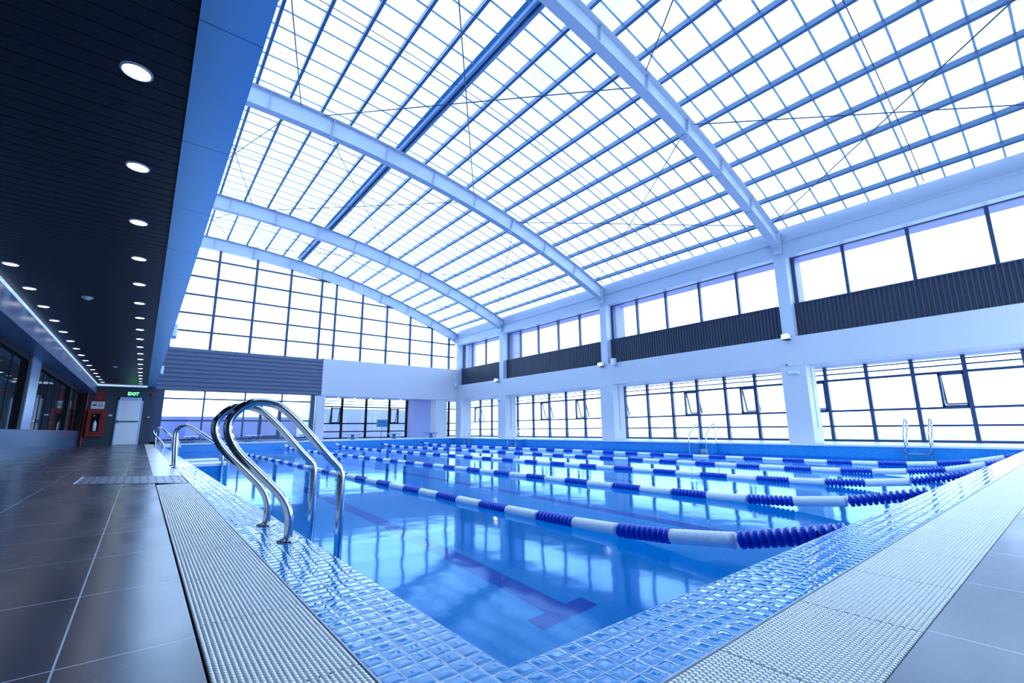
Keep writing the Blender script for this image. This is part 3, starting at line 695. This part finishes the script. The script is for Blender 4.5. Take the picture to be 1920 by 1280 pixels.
# bracing rods
bays_y = list(zip(ARCHY[:-1], ARCHY[1:]))
bnames = ['nearest bay', 'bay behind the nearest arch', 'third bay', 'farthest bay']
for bi, (ya, yb) in enumerate(bays_y):
    for (xa, xb, nm) in ((9.4, 3.4, 'middle, towards the ladder side'), (3.4, 9.0, 'middle, towards the clerestory'), (15.9, 11.2, 'eave side, towards the ridge'), (11.2, 15.9, 'eave side, towards the eave'), (.35, 2.7, 'ladder side, rising'), (2.7, .35, 'ladder side, falling')):
        p0 = Vector((xa, ya+.12, ztop(xa)-.06)); p1 = Vector((xb, yb-.12, ztop(xb)-.06)); mid = (p0+p1)/2
        br = thing('brace_rod', 'thin diagonal roof brace rod, %s, %s' % (bnames[bi], nm), 'brace rod', mid, 'diagonal roof brace rods')
        build('rod', MB().tube([p0, p1], .015, 6), frame, br)
        d = (p1-p0).normalized()
        build('turnbuckle', MB().tube([p0+d*.05, p0+d*.3], .022, 6), steelw, br)
    ym = (ya+yb)/2
    tag(build('sag_rod', MB().tube([(x, ym, ztop(x)+.06) for x in np.linspace(.3, 16.3, 30)], .011, 5), frame), 'thin curved sag rod crossing the purlins, %s' % bnames[bi], 'sag rod', 'sag rods between purlins')

# ------------------------------------------------------------------ lane ropes
NS = 12
def float_mesh(blue, L=.5, nd=10):
    m = MB()
    if blue:
        p = L/nd
        prof = [(.026, 0)]
        for k in range(nd):
            y0 = k*p
            prof += [(.026, y0+.17*p), (.052, y0+.20*p), (.0575, y0+.28*p), (.0575, y0+.62*p), (.052, y0+.70*p), (.026, y0+.74*p)]
        prof += [(.026, L)]
        m.lathe(prof, axis='y', n=20)
    else:
        nd = 10; p = L/nd; prof = [(.0005, .002), (.046, .002)]
        for k in range(nd): prof += [(.051, k*p+.08*p), (.0535, k*p+.3*p), (.0535, k*p+.7*p), (.0515, k*p+.94*p)]
        prof += [(.046, L-.002), (.0005, L-.002)]
        m.lathe(prof, axis='y', n=22)
    me = bpy.data.meshes.new('blue_float' if blue else 'white_float'); me.from_pydata(m.v, [], m.f)
    me.polygons.foreach_set('use_smooth', m.sm)
    import bmesh
    bm = bmesh.new(); bm.from_mesh(me); bmesh.ops.recalc_face_normals(bm, faces=bm.faces); bm.to_mesh(me); bm.free()
    me.materials.append(floatb if blue else floatw); return me
FB, FW, FS = float_mesh(True), float_mesh(False), float_mesh(True, .15, 3)
def ropez(y):
    K = [(.92,-.06), (1.1,-.10), (1.5,-.205), (1.8,-.245), (2.2,-.285), (2.7,-.315), (3.4,-.335), (4.5,-.345), (23.2,-.345), (24.2,-.325), (25.0,-.26), (25.92,-.08)]
    return float(np.interp(y, [k[0] for k in K], [k[1] for k in K]))
rn = ['nearest the large ladder', 'second from the large ladder', 'third from the large ladder', 'fourth from the large ladder', 'fifth from the large ladder']
OFFS = [1.12, 1.18, 1.15, 1.165, 1.15]
for i in range(5):
    x = PX0+2.5*(i+1)+.02
    r = thing('lane_rope', 'blue and white floating lane rope, %s' % rn[i], 'lane rope', (x, 13, ZW), 'lane ropes across the pool')
    ys = [PY0+.005, 1.1, 1.5, 2, 2.6, 3.4, 5]+list(np.linspace(6, 23, 6))+[24.2, 25.0, PY1-.005]
    build('cable', MB().tube([(x, q, ropez(q)) for q in ys], .006, 6), chrome, r)
    build('end_hook', MB().tube([(x, PY0+.005, -.06), (x, PY0+.03, -.09), (x, PY0+.06, -.075)], .008, 6).tube([(x, PY1-.005, -.08), (x, PY1-.05, -.12), (x, PY1-.09, -.11)], .008, 6), chrome, r)
    y = OFFS[i]; k = 0 if i != 3 else 1
    if i == 4: k = 1
    sb = link_mesh('blue_float' if k == 0 else 'white_float', FS, None, r); sb.location = (0, y-.155-13, ropez(y-.155)-ZW); sb.rotation_euler = (math.atan2(ropez(y)-ropez(y-.155), .155), 0, 0); sb.name = 'blue_float'
    while y+.5 < 25.75:
        z0, z1 = ropez(y), ropez(y+.505)
        blue = (k % 2 == 0)
        o = link_mesh('blue_float' if blue else 'white_float', FB if blue else FW, None, r)
        o.location = (0, y-13, z0-ZW); o.rotation_euler = (math.atan2(z1-z0, .505), 0, 0)
        y += .505; k += 1

# ------------------------------------------------------------------ ladders
def smooth_path(pts, it=3):
    pts = [Vector(p) for p in pts]
    for _ in range(it):
        q = [pts[0]]
        for a, b in zip(pts[:-1], pts[1:]): q += [a.lerp(b, .25), a.lerp(b, .75)]
        q.append(pts[-1]); pts = q
    return pts
# profile: local x runs from the deck to the pool, 0 = pool edge
PROF_A = [(-.09,0), (-.09,.17), (-.24,.33), (-.37,.46), (-.41,.58), (-.34,.67), (-.25,.69), (-.14,.65), (.10,.38), (.155,.33), (.16,.24), (.16,-.95)]
PROF_B = [(-.26,0), (-.29,.45), (-.285,.57), (-.20,.645), (-.12,.62), (.16,.43), (.38,.25), (.43,.16), (.43,-.75)]
def ladder(loc, prof, dys, label, r=.0205, tread=True, flange=True, mirror=False, steps_z=(-.20,-.45,-.70)):
    s = -1 if mirror else 1
    t = thing('pool_ladder', label, 'pool ladder', loc, 'chrome pool ladders')
    lx = prof[-1][0]
    for dy in dys:
        pth = smooth_path([(loc[0]+s*p[0], loc[1]+dy, loc[2]+p[1]) for p in prof])
        rl = build('rail', MB().tube(pth, r, 16), chrome, t)
        if flange:
            bx = loc[0]+s*prof[0][0]
            build('flange', MB().lathe([(.0005,.016),(r+.003,.016),(r+.006,.012),(.046,.009),(.051,.005),(.051,0)], (bx, loc[1]+dy, loc[2]+.001), n=28), chrome, rl)
        if tread:
            for zz in (-.12,):
                build('bumper', MB().box(*sorted((loc[0]+s*lx, loc[0]+.0)), loc[1]+dy-.012, loc[1]+dy+.012, zz-.02, zz+.01), black, rl, bevel=.004)
    if tread:
        for z in steps_z:
            x0, x1 = sorted((loc[0]+s*(lx-.035), loc[0]+s*(lx+.035)))
            st = build('tread', MB().box(x0, x1, loc[1]+min(dys), loc[1]+max(dys), loc[2]+z-.012, loc[2]+z+.012), chrome, t, bevel=.004)
            build('end_cap', MB().box(x0-.004, x1+.004, loc[1]+min(dys)-.012, loc[1]+min(dys)+.02, loc[2]+z-.016, loc[2]+z+.016).box(x0-.004, x1+.004, loc[1]+max(dys)-.02, loc[1]+max(dys)+.012, loc[2]+z-.016, loc[2]+z+.016), black, st)
    return t
ladder((PX0, 2.845, 0), PROF_A, (-.255, .255), 'large chrome ladder with two curved rails standing on the near blue coping')
ladder((PX0, 9.1, 0), PROF_B, (-.32, .32), 'chrome ladder pair of rails on the coping just behind the largest ladder', tread=False)
ladder((PX0, 20.0, 0), PROF_A, (-.3, .3), 'small far chrome ladder near the exit door corner', tread=False)
ladder((PX0, 21.4, 0), PROF_B, (0, .5), 'far chrome stair rails behind the small ladder by the exit door', tread=False)
ladder((PX1, 2.85, 0), PROF_A, (-.25, .25), 'chrome ladder with a crossbar on the window side, nearest to the near coping', mirror=True)
ladder((PX1, 8.72, 0), PROF_B, (-.32, .32), 'chrome stair rails on the window side between the nearest and second columns', mirror=True, tread=False)
ladder((PX1, 19.2, 0), PROF_B, (-.32, .32), 'chrome stair rails in front of the third column', mirror=True, tread=False)
ladder((PX1, 23.9, 0), PROF_A, (-.27, .27), 'faint chrome ladder on the window side next to the far right corner', mirror=True)
# stair stations between low blue walls
def steps(x0, y0, s, label, wy=(0, 1.35), ww=.45, length=.52, ns=4):
    t = thing('entry_steps', label, 'pool steps', (x0, y0+.7, ZB), 'entry steps at the pool sides')
    for k in wy:
        xa, xb = sorted((x0+.002*s, x0+s*length))
        w = build('side_wall', MB().box(xa, xb, y0+k, y0+k+ww, ZB+.003, -.04), tilewallX, t)
        xa, xb = sorted((x0-.0*s, x0+s*(length+.02)))
        build('cap', MB().box(xa, xb, y0+k-.015, y0+k+ww+.015, -.04, .004), bluecop, w)
    for j in range(ns):
        xa, xb = sorted((x0+.002*s, x0+s*(length-.12*j)))
        build('tread', MB().box(xa, xb, y0+wy[0]+ww, y0+wy[1], ZB+.004+.24*j, ZB+.24*(j+1)), bluecop if j == ns-1 else tilefloor, t)
steps(PX0, 9.47, 1, 'white capped entry steps reaching into the water beside the second chrome ladder')
steps(PX0, 21.96, 1, 'far white capped entry steps near the exit door corner')
steps(PX1, 8.25, -1, 'entry steps with shaded side walls on the window side, between nearest and second columns', wy=(0, .62), ww=.16, length=.34)
steps(PX1, 18.75, -1, 'entry steps with shaded side walls in front of the third column', wy=(0, .62), ww=.16, length=.34)

# ------------------------------------------------------------------ starting blocks and sign
def block():
    t = thing('starting_block', '', 'starting block', (0,0,0), 'starting blocks at the far end')
    build('platform', MB().prism([(-.30,.265), (.30,.30), (.30,.335), (-.30,.30)], 'x', -.36, .36), blockb, t, bevel=.01)
    build('pedestal', MB().prism([(-.10,0), (.12,0), (.08,.285), (-.06,.28)], 'x', -.07, .07), blockb, t)
    build('base_plate', MB().box(-.17, .17, -.18, .2, -.0, .015), chrome, t)
    gb = MB()
    for s in (-1, 1): gb.tube([(s*.28, -.1, .25), (s*.28, -.16, .12), (s*.2, -.16, .1)], .012, 8)
    gb.tube([(-.2,-.16,.1), (.2,-.16,.1)], .012, 8)
    build('grab_bar', gb, chrome, t)
    return t
b0 = block(); bl = ['nearest the exit door', 'second from the exit door', 'beside the white far column', 'left of the blue sign', 'right of the blue sign', 'before the wide pale pillar']
for i in range(6):
    loc = (PX0+2.5*i+1.25-.05, 26.32, 0); lab = 'blue starting block on the far coping, %s' % bl[i]
    if i == 0: b0.location = loc; b0['label'] = lab
    else: dup(b0, loc, lab)
sg = thing('stand_sign', 'blue board sign with dark lettering on a thin stand before the far windows', 'sign', (11.05, 26.1, 0))
build('board', MB().box(10.72, 11.38, 26.09, 26.11, .70, 1.13), signb, sg)
text('LAVABO', .135, (11.05, 26.086, .98), inkblue, sg, bold=.003)
lnm = MB(); lnm.box(10.82, 10.93, 26.084, 26.09, .775, .815).box(11.12, 11.27, 26.084, 26.09, .775, .815); build('small_print', lnm, inkblue, sg)
build('pole', MB().tube([(11.0, 26.12, .015), (11.03, 26.12, .75)], .018, 8), frame, sg)
build('foot', MB().lathe([(.22,0),(.2,.02),(.0005,.03)], (11.0, 26.12, 0)), steelw, sg)

# ------------------------------------------------------------------ fittings on the right beam and columns
def flood(loc, lab, s=-1):
    t = thing('floodlight', lab, 'floodlight', loc, 'floodlights above the pool')
    x, y, z = loc
    build('housing', MB().box(*sorted((x+s*.06, x+s*.22)), y-.12, y+.12, z-.06, z+.10), plastw, t, bevel=.01)
    build('lens', MB().box(*sorted((x+s*.222, x+s*.228)), y-.10, y+.10, z-.04, z+.085), floodem, t)
    fn = MB()
    for k in range(5): fn.box(*sorted((x+s*.07, x+s*.2)), y-.1+.045*k, y-.085+.045*k, z-.085, z-.06)
    build('fin', fn, darkwall, t)
    build('bracket', MB().box(*sorted((x, x+s*.08)), y-.03, y+.03, z-.05, z+.0).box(*sorted((x, x+s*.01)), y-.09, y+.09, z-.09, z+.03), frame, t)
flood((XR-.002, 5.84, 3.40), 'bright floodlight at the beam top under the nearest upper column')
flood((XR-.002, 13.72, 3.38), 'bright floodlight at the beam top under the second upper column')
flood((XR-.002, 21.8, 3.36), 'bright floodlight at the beam top under the third upper column')
def cam(loc, lab):
    x, y, z = loc; t = thing('security_camera', lab, 'camera', loc, 'cameras on the columns')
    build('arm', MB().tube([(x-.003, y-.02, z), (x-.06, y-.02, z-.01), (x-.09, y, z)], .012, 8), steelw, t)
    build('body', MB().tube([(x-.06, y-.05, z+.01), (x-.2, y+.05, z-.02)], .038, 12), steelw, t)
    build('lens', MB().tube([(x-.2, y+.05, z-.02), (x-.21, y+.057, z-.022)], .030, 12), black, t)
def elbox(loc, lab):
    x, y, z = loc; t = thing('emergency_light', lab, 'emergency light', loc, 'emergency light boxes on the columns')
    build('case', MB().box(x-.06, x-.002, y-.15, y+.15, z-.05, z+.05), plastw, t, bevel=.008)
    build('cover', MB().box(x-.066, x-.058, y-.13, y+.13, z-.035, z+.0), P('dusty_blue_cover', (.30,.45,.65,1), .4) if 'dusty_blue_cover' not in bpy.data.materials else bpy.data.materials['dusty_blue_cover'], t)
cam((XR, 5.84, 2.5), 'white camera on the nearest white column'); elbox((XR, 5.78, 2.22), 'small white box below the camera on the nearest column')
cam((XR, 21.8, 2.44), 'white camera on the third white column'); elbox((XR, 21.7, 2.2), 'small white box below the camera on the third column')
def spk(loc, lab):
    x, y, z = loc; t = thing('wall_speaker', lab, 'speaker', loc, 'speakers at the beam top')
    build('case', MB().box(x-.2, x-.04, y-.11, y+.11, z-.14, z+.18), steelw, t, bevel=.02); build('grille', MB().box(x-.206, x-.2, y-.09, y+.09, z-.11, z+.15), plastw, t)
    build('bracket', MB().box(x-.05, x-.002, y-.03, y+.03, z-.05, z+.03), steelw, t)
spk((XR, 13.0, 3.42), 'pale speaker box at the beam top right of the second floodlight')
spk((XR, 26.35, 3.45), 'pale speaker box at the beam top in the far right corner')
def boxl(y, z, lab):
    t = thing('wall_speaker', lab, 'speaker', (.29, y, z), 'boxes on the outer face of the pale beam')
    build('case', MB().box(.30, .385, y-.2, y+.2, z-.1, z+.18), plastw, t, bevel=.015); build('bracket', MB().box(.286, .31, y-.05, y+.05, z, z+.2), steelw, t)
boxl(12.6, 2.72, 'white box fixed outside the pale beam in front of the gable windows'); boxl(20.6, 2.68, 'small white box fixed outside the pale beam before the grey corrugated panel')

# aisle soffit lights
s0 = thing('aisle_downlight', '', 'light', (0,0,0), 'downlights in the pale aisle ceilings')
build('rim', MB().lathe([(.085,0),(.085,-.01),(.068,-.012)], n=16), plastw, s0); build('lens', MB().lathe([(.07,-.008),(.0005,-.012)], n=16), lampem2, s0)
fst = True
pos = [(17.65, yy) for yy in (.9, 1.5, 3.2, 3.8, 7.6, 8.2, 9.9, 10.5, 12.2, 16.0, 16.6, 18.4, 19.0, 20.6, 23.6, 24.4, 25.8)]
posf = [(8.4+1.05*a+.3*(b % 2), 27.6+.85*b) for a in range(8) for b in range(3)]
for k, (xx, yy) in enumerate(pos+posf):
    if k < len(pos):
        c = [q for q in COLY if q < yy]; seg = ['right of the nearest column', 'between nearest and second columns', 'between second and third columns', 'beyond the third column'][len(c)]
        idx = [p for p in pos if sum(q < p[1] for q in COLY) == len(c)].index((xx, yy))
        lab = 'white downlight behind the long beam, %s, %s along' % (seg, ordinal(idx))
    else:
        j = k-len(pos); lab = 'white far aisle downlight, %s row behind the beam, %s from the white column' % (ordinal(j % 3), ordinal(j//3))
    if fst: s0.location = (xx, yy, 2.56); s0['label'] = lab; fst = False
    else: dup(s0, (xx, yy, 2.56), lab)

# ------------------------------------------------------------------ sky
w = bpy.data.worlds.new('sky'); S.world = w; w.use_nodes = True
N, L = w.node_tree.nodes, w.node_tree.links; bg = N['Background']
tc = N.new('ShaderNodeTexCoord'); nz = N.new('ShaderNodeTexNoise'); nz.inputs['Scale'].default_value = 2.6; nz.inputs['Detail'].default_value = 5; nz.inputs['Roughness'].default_value = .55
L.new(tc.outputs['Generated'], nz.inputs['Vector'])
sp = N.new('ShaderNodeSeparateXYZ'); L.new(tc.outputs['Generated'], sp.inputs[0])
el = N.new('ShaderNodeMapRange'); el.inputs[1].default_value = .34; el.inputs[2].default_value = .72; L.new(sp.outputs[2], el.inputs[0])
mix = N.new('ShaderNodeMix'); mix.data_type = 'RGBA'; mix.inputs[6].default_value = (2.1, 3.0, 4.2, 1); mix.inputs[7].default_value = (.66, .82, 1.10, 1)
az = MATH(N, L, 'ADD', MATH(N, L, 'MULTIPLY', sp.outputs[0], .30), MATH(N, L, 'MULTIPLY', sp.outputs[1], -.30))
fac = N.new('ShaderNodeClamp'); L.new(MATH(N, L, 'ADD', el.outputs[0], MATH(N, L, 'MULTIPLY', az, el.outputs[0])), fac.inputs[0]); L.new(fac.outputs[0], mix.inputs[0])
cl = N.new('ShaderNodeMapRange'); cl.inputs[1].default_value = .36; cl.inputs[2].default_value = .50; cl.inputs[3].default_value = .58; cl.inputs[4].default_value = 1.0
L.new(nz.outputs['Fac'], cl.inputs[0])
mu = N.new('ShaderNodeMix'); mu.data_type = 'RGBA'; mu.blend_type = 'MULTIPLY'; mu.inputs[0].default_value = 1
L.new(mix.outputs[2], mu.inputs[6]); L.new(cl.outputs[0], mu.inputs[7]); L.new(mu.outputs[2], bg.inputs[0]); bg.inputs[1].default_value = 1.0

# ------------------------------------------------------------------ camera
yaw, pit, rol = .676, .18861, .00985
fwd = Vector((math.sin(yaw)*math.cos(pit), math.cos(yaw)*math.cos(pit), math.sin(pit)))
right = Vector((math.cos(yaw), -math.sin(yaw), 0)); down = fwd.cross(right)
r2 = right*math.cos(rol)+down*math.sin(rol); d2 = -right*math.sin(rol)+down*math.cos(rol)
M = Matrix((r2, -d2, -fwd)).transposed().to_4x4(); M.translation = (0, 0, .54)
cam_d = bpy.data.cameras.new('camera'); cam_d.sensor_width = 36; cam_d.lens = 16.0; cam_d.clip_start = .02; cam_d.clip_end = 300
co = bpy.data.objects.new('camera', cam_d); COL.objects.link(co); co.matrix_world = M; S.camera = co

S.view_settings.view_transform = 'Standard'; S.view_settings.look = 'None'; S.view_settings.gamma = 1.0; S.view_settings.exposure = 0.75
S.view_settings.use_curve_mapping = False
cy = S.cycles
cy.max_bounces = 12; cy.diffuse_bounces = 5; cy.glossy_bounces = 5; cy.transmission_bounces = 6; cy.transparent_max_bounces = 14
